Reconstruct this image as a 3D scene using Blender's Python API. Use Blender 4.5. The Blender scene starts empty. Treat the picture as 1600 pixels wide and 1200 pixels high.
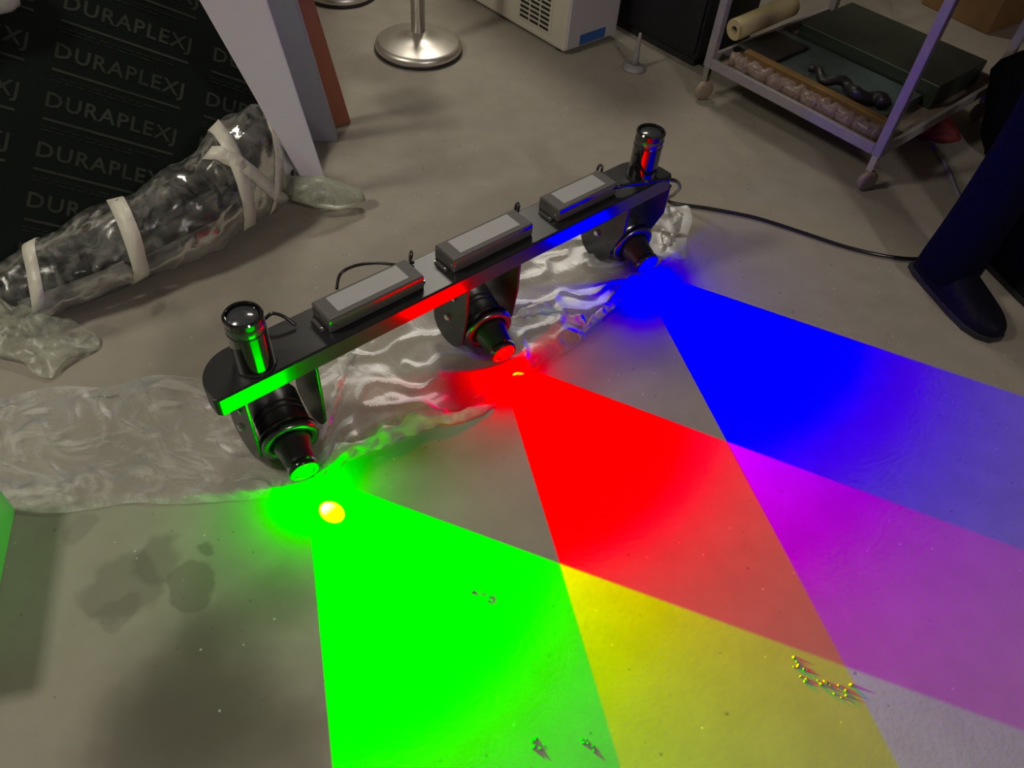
import bpy, bmesh, math, random
from mathutils import Vector, Matrix, noise

random.seed(7)
scene = bpy.context.scene
COL = scene.collection
rad = math.radians

# ------------------------------------------------------------------ camera
CAM_H = 1.4
FOC = 1200.0                                   # focal length in pixels of the 1600x1200 frame
PITCH, ROLL = rad(48.665), rad(-5.873)
cam_d = bpy.data.cameras.new('camera')
cam = bpy.data.objects.new('camera', cam_d)
COL.objects.link(cam)
cam_d.sensor_width = 36.0
cam_d.lens = 36.0 * FOC / 1600.0
cam_d.clip_start = 0.02
fw = Vector((0, math.cos(PITCH), -math.sin(PITCH)))
up = Vector((0, math.sin(PITCH), math.cos(PITCH)))
rt = Vector((1, 0, 0))
# roll about the viewing axis
cr, sr = math.cos(ROLL), math.sin(ROLL)
cx = rt * cr - up * sr
cy = up * cr + rt * sr
cam.matrix_world = Matrix(((cx.x, cy.x, -fw.x, 0), (cx.y, cy.y, -fw.y, 0), (cx.z, cy.z, -fw.z, CAM_H), (0, 0, 0, 1)))
scene.camera = cam


def at(x, y, z=0.0):
    """point of the room at height z that is seen at a given place of the photograph"""
    r = fw * FOC + cx * (x - 800) - cy * (y - 600)
    t = (z - CAM_H) / r.z
    return Vector((0, 0, CAM_H)) + r * t


def ray_plane(x, y, p0, n):
    r = fw * FOC + cx * (x - 800) - cy * (y - 600)
    o = Vector((0, 0, CAM_H))
    return o + r * ((p0 - o).dot(n) / r.dot(n))


# ------------------------------------------------------------------ world, room lights, exposure
scene.view_settings.view_transform = 'Standard'
scene.view_settings.look = 'None'
scene.view_settings.gamma = 1.0
scene.view_settings.exposure = 0.0
scene.view_settings.use_curve_mapping = False
scene.cycles.sample_clamp_indirect = 5.0
scene.cycles.blur_glossy = 0.6
world = bpy.data.worlds.new('world')
scene.world = world
world.use_nodes = True
world.node_tree.nodes['Background'].inputs[0].default_value = (0.05, 0.05, 0.055, 1)
world.node_tree.nodes['Background'].inputs[1].default_value = 0.3


def area(name, loc, aim, size, size_y, power, col):
    d = bpy.data.lights.new(name, 'AREA')
    d.shape = 'RECTANGLE'
    d.size, d.size_y = size, size_y
    d.energy = power
    d.color = col
    o = bpy.data.objects.new(name, d)
    COL.objects.link(o)
    o.location = loc
    o.rotation_euler = (Vector(aim) - Vector(loc)).to_track_quat('-Z', 'Y').to_euler()
    return o


area('ceiling_lamp_back', (-0.55, 4.2, 2.85), (-0.5, 1.8, 0), 0.9, 0.3, 36, (1.0, 0.93, 0.80))
area('ceiling_lamp_left', (-2.3, 0.7, 2.85), (-0.4, 1.2, 0), 0.40, 0.40, 37, (1.0, 0.95, 0.80))
area('ceiling_lamp_right', (1.9, -1.4, 2.85), (-0.3, 2.8, 0), 0.25, 0.25, 30, (1.0, 0.90, 0.88))


# ------------------------------------------------------------------ materials
def new_mat(name):
    m = bpy.data.materials.new(name)
    m.use_nodes = True
    nt = m.node_tree
    return m, nt, nt.nodes, nt.links, nt.nodes['Principled BSDF']


def plain(name, col, rough=0.5, metal=0.0, spec=0.5, var=0.12, scale=9.0, bump=0.0, bscale=60.0, coat=0.0):
    m, nt, N, L, P = new_mat(name)
    tc = N.new('ShaderNodeTexCoord')
    nz = N.new('ShaderNodeTexNoise')
    nz.inputs['Scale'].default_value = scale
    nz.inputs['Detail'].default_value = 4
    L.new(tc.outputs['Object'], nz.inputs['Vector'])
    mx = N.new('ShaderNodeMix')
    mx.data_type = 'RGBA'
    mx.inputs[6].default_value = (*[max(0, c * (1 - var)) for c in col], 1)
    mx.inputs[7].default_value = (*[c * (1 + var) for c in col], 1)
    L.new(nz.outputs['Fac'], mx.inputs[0])
    L.new(mx.outputs[2], P.inputs['Base Color'])
    P.inputs['Roughness'].default_value = rough
    P.inputs['Metallic'].default_value = metal
    P.inputs['Specular IOR Level'].default_value = spec
    P.inputs['Coat Weight'].default_value = coat
    P.inputs['Coat Roughness'].default_value = 0.08
    if bump:
        n2 = N.new('ShaderNodeTexNoise')
        n2.inputs['Scale'].default_value = bscale
        n2.inputs['Detail'].default_value = 5
        L.new(tc.outputs['Object'], n2.inputs['Vector'])
        b = N.new('ShaderNodeBump')
        b.inputs['Strength'].default_value = bump
        b.inputs['Distance'].default_value = 0.01
        L.new(n2.outputs['Fac'], b.inputs['Height'])
        L.new(b.outputs['Normal'], P.inputs['Normal'])
    return m


def concrete():
    m, nt, N, L, P = new_mat('worn_concrete')
    tc = N.new('ShaderNodeTexCoord')

    def nz(scale, detail, rough=0.55, off=(0, 0, 0)):
        mp = N.new('ShaderNodeMapping')
        mp.inputs['Location'].default_value = off
        L.new(tc.outputs['Object'], mp.inputs['Vector'])
        n = N.new('ShaderNodeTexNoise')
        n.inputs['Scale'].default_value = scale
        n.inputs['Detail'].default_value = detail
        n.inputs['Roughness'].default_value = rough
        L.new(mp.outputs['Vector'], n.inputs['Vector'])
        return n.outputs['Fac']

    def ramp(src, stops):
        r = N.new('ShaderNodeValToRGB')
        e = r.color_ramp.elements
        e[0].position, e[0].color = stops[0][0], (*[stops[0][1]] * 3, 1) if isinstance(stops[0][1], float) else (*stops[0][1], 1)
        e[1].position, e[1].color = stops[-1][0], (*[stops[-1][1]] * 3, 1) if isinstance(stops[-1][1], float) else (*stops[-1][1], 1)
        L.new(src, r.inputs['Fac'])
        return r.outputs['Color']

    def mix(fac, a, b, mode='MIX'):
        x = N.new('ShaderNodeMix')
        x.data_type = 'RGBA'
        x.blend_type = mode
        for s, v in ((0, fac), (6, a), (7, b)):
            if isinstance(v, (int, float)):
                x.inputs[s].default_value = v if s == 0 else (v, v, v, 1)
            elif isinstance(v, tuple):
                x.inputs[s].default_value = (*v, 1)
            else:
                L.new(v, x.inputs[s])
        return x.outputs[2]

    base = mix(nz(2.2, 5), (0.225, 0.200, 0.160), (0.330, 0.295, 0.245))
    base = mix(ramp(nz(14, 4), [(0.35, 0.0), (0.75, 0.35)]), base, (0.36, 0.33, 0.28))
    # old damp and dirt stains plus shadows painted into the floor colour, each with its own outline
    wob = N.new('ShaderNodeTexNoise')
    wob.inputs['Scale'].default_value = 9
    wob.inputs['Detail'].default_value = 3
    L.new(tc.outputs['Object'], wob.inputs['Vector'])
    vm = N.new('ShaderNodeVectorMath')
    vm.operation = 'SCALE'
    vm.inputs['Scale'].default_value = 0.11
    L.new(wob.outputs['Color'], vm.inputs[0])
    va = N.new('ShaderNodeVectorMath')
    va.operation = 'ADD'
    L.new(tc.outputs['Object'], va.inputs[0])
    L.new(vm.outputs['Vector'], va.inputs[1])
    for (px, py, r, soft, k) in STAINS_AND_SHADE:
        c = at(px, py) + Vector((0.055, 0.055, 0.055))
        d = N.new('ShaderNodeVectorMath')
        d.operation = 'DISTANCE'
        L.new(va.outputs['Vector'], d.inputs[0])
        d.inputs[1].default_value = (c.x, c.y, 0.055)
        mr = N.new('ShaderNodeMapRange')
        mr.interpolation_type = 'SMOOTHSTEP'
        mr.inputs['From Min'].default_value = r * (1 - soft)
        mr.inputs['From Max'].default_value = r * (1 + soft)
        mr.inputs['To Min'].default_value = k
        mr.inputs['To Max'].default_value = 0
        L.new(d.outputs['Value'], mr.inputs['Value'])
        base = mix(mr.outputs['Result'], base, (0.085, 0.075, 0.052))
    # pits and pale grit
    v = N.new('ShaderNodeTexVoronoi')
    v.feature = 'F1'
    v.inputs['Scale'].default_value = 40
    v.inputs['Randomness'].default_value = 1
    L.new(tc.outputs['Object'], v.inputs['Vector'])
    sel = N.new('ShaderNodeSeparateColor')
    L.new(v.outputs['Color'], sel.inputs['Color'])
    gate = N.new('ShaderNodeMath')
    gate.operation = 'GREATER_THAN'
    gate.inputs[1].default_value = 0.78
    L.new(sel.outputs['Red'], gate.inputs[0])
    rsz = N.new('ShaderNodeMath')
    rsz.operation = 'MULTIPLY_ADD'
    rsz.inputs[1].default_value = 0.20
    rsz.inputs[2].default_value = 0.05
    L.new(sel.outputs['Green'], rsz.inputs[0])
    pit = N.new('ShaderNodeMapRange')
    pit.interpolation_type = 'SMOOTHSTEP'
    L.new(v.outputs['Distance'], pit.inputs['Value'])
    pit.inputs['From Min'].default_value = 0.02
    L.new(rsz.outputs[0], pit.inputs['From Max'])
    pit.inputs['To Min'].default_value = 1
    pit.inputs['To Max'].default_value = 0
    pm = N.new('ShaderNodeMath')
    pm.operation = 'MULTIPLY'
    L.new(pit.outputs['Result'], pm.inputs[0])
    L.new(gate.outputs[0], pm.inputs[1])
    dk = N.new('ShaderNodeMath')
    dk.operation = 'MULTIPLY'
    dk.inputs[1].default_value = 0.55
    L.new(pm.outputs[0], dk.inputs[0])
    base = mix(dk.outputs[0], base, (0.07, 0.065, 0.055))
    v2 = N.new('ShaderNodeTexVoronoi')
    v2.inputs['Scale'].default_value = 21
    L.new(tc.outputs['Object'], v2.inputs['Vector'])
    gr = ramp(v2.outputs['Distance'], [(0.035, 0.75), (0.06, 0.0)])
    base = mix(gr, base, (0.55, 0.52, 0.45))
    L.new(base, P.inputs['Base Color'])
    P.inputs['Roughness'].default_value = 0.62
    P.inputs['Specular IOR Level'].default_value = 0.35
    # relief
    h = N.new('ShaderNodeMath')
    h.operation = 'MULTIPLY_ADD'
    L.new(pm.outputs[0], h.inputs[0])
    h.inputs[1].default_value = -0.6
    L.new(nz(90, 5, 0.6), h.inputs[2])
    b = N.new('ShaderNodeBump')
    b.inputs['Strength'].default_value = 0.14
    b.inputs['Distance'].default_value = 0.0015
    L.new(h.outputs[0], b.inputs['Height'])
    L.new(b.outputs['Normal'], P.inputs['Normal'])
    return m


STAINS_AND_SHADE = [(245, 880, .055, .18, .40), (190, 915, .075, .15, .38), (300, 918, .045, .12, .45), (180, 965, .035, .2, .3),
          (430, 950, .07, .6, .45), (330, 980, .06, .7, .45), (300, 1090, .12, .6, .80), (240, 1150, .11, .5, .70),  # soft patches at lower left: viewer's shadow painted into the floor colour
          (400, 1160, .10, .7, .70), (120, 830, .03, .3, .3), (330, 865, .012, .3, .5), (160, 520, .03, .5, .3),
          (640, 160, .10, .45, .42), (580, 108, .10, .5, .40), (520, 215, .12, .6, .38), (660, 240, .06, .8, .2),  # shading on the floor between boards and stanchion, painted dark
          (1000, 180, .16, .8, .22), (240, 480, .02, .5, .4)]


def film(name, tint=(0.80, 0.80, 0.74), lo=0.10, hi=0.72, scale=16.0, rough=0.16, clear=0.97, gloss=0.3, f0=0.40, f1=0.70, dist=1.2, stretch=(1, 1, 1)):
    """clear polythene: see-through, with milky creases and sharp glints"""
    m, nt, N, L, P = new_mat(name)
    tc = N.new('ShaderNodeTexCoord')
    nz = N.new('ShaderNodeTexNoise')
    nz.inputs['Scale'].default_value = scale
    nz.inputs['Detail'].default_value = 6
    nz.inputs['Roughness'].default_value = 0.65
    nz.inputs['Distortion'].default_value = dist
    mp = N.new('ShaderNodeMapping')
    mp.inputs['Scale'].default_value = stretch
    L.new(tc.outputs['Object'], mp.inputs['Vector'])
    L.new(mp.outputs['Vector'], nz.inputs['Vector'])
    mr = N.new('ShaderNodeMapRange')
    mr.interpolation_type = 'SMOOTHSTEP'
    mr.inputs['From Min'].default_value = f0
    mr.inputs['From Max'].default_value = f1
    mr.inputs['To Min'].default_value = lo
    mr.inputs['To Max'].default_value = hi
    L.new(nz.outputs['Fac'], mr.inputs['Value'])
    P.inputs['Base Color'].default_value = (*tint, 1)
    P.inputs['Roughness'].default_value = rough
    P.inputs['Specular IOR Level'].default_value = 0.4
    b = N.new('ShaderNodeBump')
    b.inputs['Strength'].default_value = 0.35
    b.inputs['Distance'].default_value = 0.004
    L.new(nz.outputs['Fac'], b.inputs['Height'])
    L.new(b.outputs['Normal'], P.inputs['Normal'])
    tl = N.new('ShaderNodeBsdfTranslucent')
    tl.inputs['Color'].default_value = (*tint, 1)
    body = N.new('ShaderNodeMixShader')
    body.inputs[0].default_value = 0.5
    L.new(P.outputs[0], body.inputs[1])
    L.new(tl.outputs[0], body.inputs[2])
    tr = N.new('ShaderNodeBsdfTransparent')
    tr.inputs['Color'].default_value = (clear, clear, clear * 0.985, 1)
    gl = N.new('ShaderNodeBsdfGlossy')
    gl.inputs['Roughness'].default_value = gloss
    L.new(b.outputs['Normal'], gl.inputs['Normal'])
    fr = N.new('ShaderNodeFresnel')
    fr.inputs['IOR'].default_value = 1.3
    L.new(b.outputs['Normal'], fr.inputs['Normal'])
    skin = N.new('ShaderNodeMixShader')
    L.new(fr.outputs[0], skin.inputs[0])
    L.new(tr.outputs[0], skin.inputs[1])
    L.new(gl.outputs[0], skin.inputs[2])
    out = N.new('ShaderNodeMixShader')
    L.new(mr.outputs['Result'], out.inputs[0])
    L.new(skin.outputs[0], out.inputs[1])
    L.new(body.outputs[0], out.inputs[2])
    L.new(out.outputs[0], N['Material Output'].inputs['Surface'])
    return m


def emit(name, col, strength):
    m, nt, N, L, P = new_mat(name)
    P.inputs['Base Color'].default_value = (0.002, 0.002, 0.002, 1)
    P.inputs['Specular IOR Level'].default_value = 0.05
    P.inputs['Emission Color'].default_value = (*col, 1)
    P.inputs['Emission Strength'].default_value = strength
    P.inputs['Roughness'].default_value = 0.35
    return m


M = {}
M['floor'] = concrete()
M['wall'] = plain('painted_wall', (0.32, 0.27, 0.22), 0.8, var=0.1, scale=2)
M['ceil'] = plain('ceiling_paint', (0.35, 0.33, 0.30), 0.9)
M['black_metal'] = plain('black_anodised_metal', (0.012, 0.012, 0.013), 0.22, spec=0.85, coat=0.6)
M['black_satin'] = plain('black_satin_coating', (0.016, 0.016, 0.017), 0.36, spec=0.5)
M['black_gloss'] = plain('black_gloss_coating', (0.008, 0.008, 0.009), 0.09, spec=0.8, coat=0.8)
M['black_ring'] = plain('dark_chrome_ring', (0.17, 0.17, 0.18), 0.24, metal=1.0)
M['driver'] = plain('grey_plastic_case', (0.095, 0.088, 0.085), 0.13, spec=0.9, var=0.05, coat=0.5)
M['driver_lid'] = plain('grey_matt_lid', (0.10, 0.093, 0.09), 0.6, spec=0.3, var=0.06)
M['label'] = plain('white_print_label', (0.32, 0.315, 0.32), 0.55, var=0.05, scale=30)
M['steel'] = plain('zinc_bolt', (0.62, 0.61, 0.58), 0.25, metal=1.0)
M['glass_grey'] = plain('dull_glass', (0.045, 0.048, 0.055), 0.16, spec=0.8)
M['rubber'] = plain('black_rubber', (0.013, 0.013, 0.014), 0.45)
M['cord'] = plain('black_cord_sheath', (0.010, 0.010, 0.012), 0.22, spec=0.7)
M['chrome'] = plain('brushed_chrome', (0.72, 0.68, 0.62), 0.38, metal=1.0, var=0.1)
M['cream'] = plain('cream_enamel', (0.50, 0.47, 0.39), 0.4, var=0.05, scale=4)
M['lilac'] = plain('pale_enamel', (0.46, 0.44, 0.45), 0.4, var=0.05, scale=4)
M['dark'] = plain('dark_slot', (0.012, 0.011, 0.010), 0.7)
M['blue_label'] = plain('blue_sticker', (0.02, 0.10, 0.35), 0.4, var=0.1)
M['board_black'] = plain('black_film_faced_board', (0.0030, 0.0055, 0.0042), 0.6, spec=0.08, var=0.35, scale=3)
M['board_print'] = plain('faded_board_print', (0.026, 0.029, 0.024), 0.7, var=0.7, scale=9, spec=0.08)
M['board_fine'] = plain('very_faded_print', (0.009, 0.012, 0.010), 0.7, var=0.6, scale=20, spec=0.08)
M['lavender'] = plain('pale_lavender_paint', (0.84, 0.79, 0.90), 0.5, var=0.05, scale=5)
M['slate'] = plain('slate_grey_paint', (0.26, 0.26, 0.31), 0.5, var=0.1, scale=5)
M['terracotta'] = plain('red_brown_paint', (0.31, 0.10, 0.055), 0.55, var=0.12, scale=5)
M['tape'] = plain('white_tape', (0.62, 0.59, 0.50), 0.4, var=0.08, scale=20, bump=0.2)
M['film'] = film('clear_polythene', lo=0.03, hi=0.34, rough=0.2, gloss=0.13)
M['film_sheet'] = film('crinkled_polythene', lo=0.10, hi=0.55, scale=6, rough=0.6, gloss=0.6, f0=0.44, f1=0.74, dist=2.5)
M['film_bag'] = film('milky_crinkled_polythene', lo=0.24, hi=0.95, scale=5, rough=0.5, gloss=0.4, f0=0.46, f1=0.72, dist=3.0, stretch=(1, 1.8, 1))
M['film_fold'] = film('creased_polythene', lo=0.5, hi=0.9, scale=9, rough=0.4, gloss=0.4)
M['film_tail'] = film('milky_polythene', tint=(0.72, 0.76, 0.62), lo=0.28, hi=0.75, scale=9, rough=0.3)
M['dark_part'] = plain('dark_grey_part', (0.022, 0.021, 0.022), 0.6, var=0.4)
M['grey_part'] = plain('mid_grey_part', (0.10, 0.095, 0.088), 0.6, var=0.3)
M['red_part'] = plain('red_part', (0.42, 0.025, 0.03), 0.35)
M['cart'] = plain('worn_grey_paint', (0.25, 0.23, 0.235), 0.42, var=0.2, scale=18, bump=0.1)
M['cart_in'] = plain('scuffed_shelf', (0.20, 0.16, 0.13), 0.6, var=0.4, scale=15)
M['kraft'] = plain('yellow_cardboard', (0.50, 0.42, 0.22), 0.6, var=0.12, scale=12)
M['plywood'] = plain('orange_wood', (0.18, 0.10, 0.03), 0.55, var=0.3, scale=14)
M['teal'] = plain('dull_teal_sheet', (0.07, 0.10, 0.10), 0.4, var=0.2)
M['olive'] = plain('dark_green_sheet', (0.022, 0.032, 0.022), 0.4, var=0.3)
M['pinkwrap'] = film('pinkish_bubble_wrap', tint=(0.45, 0.34, 0.29), lo=0.55, hi=0.95, scale=30, rough=0.2)
M['wheel'] = plain('tan_wheel', (0.27, 0.21, 0.15), 0.5)
M['trouser'] = plain('navy_cloth', (0.0025, 0.003, 0.012), 0.9, spec=0.05, bump=0.3, bscale=90)
M['jacket'] = plain('black_cloth', (0.004, 0.004, 0.006), 0.9, spec=0.05, bump=0.3, bscale=60)
M['shoe'] = plain('black_leather', (0.003, 0.003, 0.008), 0.6, spec=0.12)
M['skin'] = plain('skin', (0.42, 0.26, 0.19), 0.55)
M['hair'] = plain('dark_hair', (0.012, 0.010, 0.009), 0.6, bump=0.5, bscale=120)
M['redcloth'] = plain('red_cloth', (0.13, 0.008, 0.007), 0.7, var=0.3)
M['black_board'] = plain('black_cabinet_paint', (0.006, 0.006, 0.009), 0.5)
M['white_plastic'] = plain('white_plastic', (0.62, 0.62, 0.60), 0.4, var=0.04)
M['grit'] = plain('concrete_crumb', (0.22, 0.20, 0.17), 0.8, var=0.3, scale=60)
M['cable_grey'] = plain('grey_cable', (0.22, 0.20, 0.22), 0.5)
M['lens_g'] = emit('green_lit_lens', (0.0, 1.0, 0.0), 3.0)
M['lens_r'] = emit('red_lit_lens', (1.0, 0.0, 0.0), 3.0)
M['lens_b'] = emit('blue_lit_lens', (0.0, 0.0, 1.0), 3.0)


# ------------------------------------------------------------------ mesh helpers
def link(name, me, mat, parent=None, smooth=False):
    o = bpy.data.objects.new(name, me)
    COL.objects.link(o)
    if mat is not None:
        me.materials.append(M[mat] if isinstance(mat, str) else mat)
    if parent is not None:
        o.parent = parent
    if smooth:
        me.shade_smooth()
    return o


def obj(name, bm, mat, parent=None, smooth=False, bevel=0.0, seg=2):
    me = bpy.data.meshes.new(name)
    bmesh.ops.recalc_face_normals(bm, faces=bm.faces)
    bm.to_mesh(me)
    bm.free()
    o = link(name, me, mat, parent, smooth)
    if bevel:
        b = o.modifiers.new('bevel', 'BEVEL')
        b.width = bevel
        b.segments = seg
        b.limit_method = 'ANGLE'
        b.angle_limit = rad(40)
    return o


def py_obj(name, verts, faces, mat, parent=None, smooth=False):
    me = bpy.data.meshes.new(name)
    me.from_pydata([tuple(v) for v in verts], [], faces)
    me.update()
    return link(name, me, mat, parent, smooth)


def tag(o, label, cat, group=None, kind=None):
    if label:
        o['label'] = label
    if cat:
        o['category'] = cat
    if group:
        o['group'] = group
    if kind:
        o['kind'] = kind
    return o


def thing(name, label, cat, loc=(0, 0, 0), rotz=0.0, group=None):
    o = bpy.data.objects.new(name, None)
    o.empty_display_size = 0.05
    COL.objects.link(o)
    o.location = loc
    o.rotation_euler = (0, 0, rotz)
    return tag(o, label, cat, group)


def add_box(bm, lo, hi):
    v = [bm.verts.new((x, y, z)) for x in (lo[0], hi[0]) for y in (lo[1], hi[1]) for z in (lo[2], hi[2])]
    for f in ((0, 1, 3, 2), (4, 6, 7, 5), (0, 4, 5, 1), (2, 3, 7, 6), (0, 2, 6, 4), (1, 5, 7, 3)):
        bm.faces.new([v[i] for i in f])
    return bm


def box(lo, hi):
    return add_box(bmesh.new(), lo, hi)


def add_prism(bm, pts, axis, a, b):
    """polygon pts (2-D) extruded along axis from a to b"""
    def P(p, t):
        if axis == 'z':
            return (p[0], p[1], t)
        if axis == 'x':
            return (t, p[0], p[1])
        return (p[0], t, p[1])
    lo = [bm.verts.new(P(p, a)) for p in pts]
    hi = [bm.verts.new(P(p, b)) for p in pts]
    bm.faces.new(lo)
    bm.faces.new(hi)
    n = len(pts)
    for i in range(n):
        bm.faces.new((lo[i], lo[(i + 1) % n], hi[(i + 1) % n], hi[i]))
    return bm


def add_lathe(bm, prof, n=32, org=(0, 0, 0), axis=(0, 0, 1)):
    """profile [(r, h)] revolved about an axis through org"""
    q = Vector((0, 0, 1)).rotation_difference(Vector(axis).normalized())
    org = Vector(org)
    rings = []
    for r, h in prof:
        if r < 1e-6:
            rings.append([bm.verts.new(org + q @ Vector((0, 0, h)))])
        else:
            rings.append([bm.verts.new(org + q @ Vector((r * math.cos(2 * math.pi * i / n), r * math.sin(2 * math.pi * i / n), h))) for i in range(n)])
    for a, b in zip(rings, rings[1:]):
        if len(a) == 1 and len(b) == 1:
            continue
        for i in range(n):
            j = (i + 1) % n
            if len(a) == 1:
                bm.faces.new((a[0], b[i], b[j]))
            elif len(b) == 1:
                bm.faces.new((a[i], a[j], b[0]))
            else:
                bm.faces.new((a[i], a[j], b[j], b[i]))
    return bm


def catmull(pts, n=8):
    pts = [Vector(p) for p in pts]
    out = []
    for i in range(len(pts) - 1):
        p0 = pts[max(i - 1, 0)]
        p1, p2 = pts[i], pts[i + 1]
        p3 = pts[min(i + 2, len(pts) - 1)]
        for k in range(n):
            t = k / n
            out.append(0.5 * ((2 * p1) + (p2 - p0) * t + (2 * p0 - 5 * p1 + 4 * p2 - p3) * t * t + (3 * p1 - p0 - 3 * p2 + p3) * t ** 3))
    out.append(pts[-1])
    return out


def add_tube(bm, path, r, n=10, caps=True, twist=None):
    path = [Vector(p) for p in path]
    rf = r if callable(r) else (lambda t: r)
    prev = None
    rings = []
    m = len(path)
    for i, p in enumerate(path):
        d = (path[min(i + 1, m - 1)] - path[max(i - 1, 0)]).normalized()
        if prev is None:
            a = Vector((0, 0, 1)) if abs(d.z) < 0.9 else Vector((1, 0, 0))
            prev = d.cross(a).normalized()
        prev = (prev - d * prev.dot(d)).normalized()
        b = d.cross(prev)
        rr = rf(i / (m - 1))
        rings.append([bm.verts.new(p + (prev * math.cos(2 * math.pi * k / n) + b * math.sin(2 * math.pi * k / n)) * rr) for k in range(n)])
    for a, b in zip(rings, rings[1:]):
        for k in range(n):
            bm.faces.new((a[k], a[(k + 1) % n], b[(k + 1) % n], b[k]))
    if caps:
        bm.faces.new(rings[0])
        bm.faces.new(rings[-1])
    return bm


S2 = math.sqrt(0.5)


def UW(u, w, z=0.0):
    """room frame turned by 45 degrees: u runs along the light bar, w away from it towards the viewer"""
    return Vector(((u + w) * S2, (u - w) * S2, z))


def uw_of(p):
    return (p.x + p.y) * S2, (p.x - p.y) * S2


# ------------------------------------------------------------------ the setting
X0, X1, Y0, Y1, ZC = -3.2, 3.6, -1.6, 5.2, 3.0
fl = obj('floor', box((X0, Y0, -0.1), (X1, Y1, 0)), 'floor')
tag(fl, 'worn grey-brown concrete floor with stains, painted shadows and pits', None, kind='structure')
for nm, lo, hi in (('wall_back', (X0, Y1, 0), (X1, Y1 + .1, ZC)), ('wall_left', (X0 - .1, Y0, 0), (X0, Y1, ZC)),
                   ('wall_right', (X1, Y0, 0), (X1 + .1, Y1, ZC)), ('wall_front', (X0, Y0 - .1, 0), (X1, Y0, ZC))):
    tag(obj(nm, box(lo, hi), 'wall'), 'plain dim brownish wall', None, kind='structure')
tag(obj('ceiling', box((X0, Y0, ZC), (X1, Y1, ZC + .1)), 'ceil'), 'plain ceiling', None, kind='structure')

# ------------------------------------------------------------------ the light bar
U0, W0 = 0.883, -1.045
bar_root = thing('light_bar', 'black metal bar carrying three lit projector lamps, green, red and blue', 'light bar', UW(U0, W0, 0), rad(45))
LAMPS = [(0.336, 'green'), (0.889, 'red'), (1.430, 'blue')]
ZT, ZB = 0.285, 0.240          # bar top and bottom
YF, YB = -0.055, 0.060         # bar front (towards the beams) and back, in the bar's own frame


def lu(u):
    return u - U0


# bar: flat deck with rounded back corners at its ends
xl, xr, rr = lu(0.228), lu(1.502), 0.085
pts = [(xl + 0.006, YF), (xr - 0.006, YF), (xr, YF + 0.006)]
for k in range(11):
    a = rad(0 + 90 * k / 10)
    pts.append((xr - rr + rr * math.cos(a), YB - rr + rr * math.sin(a)))
for k in range(11):
    a = rad(90 + 90 * k / 10)
    pts.append((xl + rr + rr * math.cos(a), YB - rr + rr * math.sin(a)))
pts.append((xl, YF + 0.006))
obj('bar', add_prism(bmesh.new(), pts, 'z', ZB, ZT), 'black_satin', bar_root, bevel=0.003)
obj('front_strip', box((xl + 0.008, YF - 0.002, ZB + 0.002), (xr - 0.008, YF, ZT - 0.002)), 'black_metal', bar_root, bevel=0.001)
# mounting sockets standing on the two ends
for u, nm in ((0.334, 'green'), (1.425, 'blue')):
    x = lu(u)
    fl_ = obj('socket_flange', add_lathe(bmesh.new(), [(0, ZT), (0.0405, ZT), (0.0410, ZT + 0.0030), (0.0395, ZT + 0.0060), (0, ZT + 0.0060)], 40, (x, -0.012, 0)), 'black_satin', bar_root, smooth=True)
    fl_.modifiers.new('split', 'EDGE_SPLIT').split_angle = rad(35)
    s = obj('socket', add_lathe(bmesh.new(), [(0, ZT + 0.0050), (0.0365, ZT + 0.0050), (0.0365, ZT + 0.0940), (0.0350, ZT + 0.0960), (0.0350, ZT + 0.1160), (0.0365, ZT + 0.1180), (0.0365, ZT + 0.1280), (0.0340, ZT + 0.1310), (0.0310, ZT + 0.1310), (0.0300, ZT + 0.1220), (0, ZT + 0.1220)], 40, (x, -0.012, 0)), 'black_gloss', bar_root, smooth=True)
    s.modifiers.new('split', 'EDGE_SPLIT').split_angle = rad(35)
    obj('socket_cap', add_lathe(bmesh.new(), [(0, ZT + 0.1225), (0.029, ZT + 0.1225), (0.027, ZT + 0.1255), (0, ZT + 0.1270)], 32, (x, -0.012, 0)), 'glass_grey', s, smooth=True)
    obj('collar', add_lathe(bmesh.new(), [(0.0351, ZT + 0.0970), (0.0362, ZT + 0.0990), (0.0362, ZT + 0.1130), (0.0351, ZT + 0.1150)], 40, (x, -0.012, 0)), 'glass_grey', s, smooth=True)
# driver boxes along the deck
for (ua, ub) in ((0.490, 0.722), (0.800, 1.032), (1.112, 1.312)):
    a, b = lu(ua), lu(ub)
    d = obj('driver_box', box((a, -0.030, ZT), (b, 0.040, ZT + 0.034)), 'driver', bar_root, bevel=0.004)
    obj('driver_lid', box((a + 0.003, -0.0275, ZT + 0.034), (b - 0.003, 0.0375, ZT + 0.0346)), 'driver_lid', d)
    obj('driver_label', box((a + 0.030, -0.016, ZT + 0.0346), (b - 0.030, 0.032, ZT + 0.0354)), 'label', d)
    for sx in (a - 0.012, b + 0.004):
        obj('mounting_tab', box((sx, -0.016, ZT), (sx + 0.008, 0.026, ZT + 0.005)), 'driver', d, bevel=0.001)
        obj('screw', add_lathe(bmesh.new(), [(0, ZT + .005), (0.004, ZT + .005), (0.003, ZT + .008), (0, ZT + .0085)], 12, (sx + 0.004, -0.010, 0)), 'steel', d, smooth=True)
    # lead from driver back to its lamp
    x = b + 0.008
    obj('lead', add_tube(bmesh.new(), catmull([(b, 0.030, ZT + .018), (b + .02, .045, ZT + .03), (b + .035, .070, ZT + .012), (b + .03, .072, ZB - .01), (b + .02, .05, ZB - .02)], 6), 0.0035, 8), 'cord', d, smooth=True)

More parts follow.
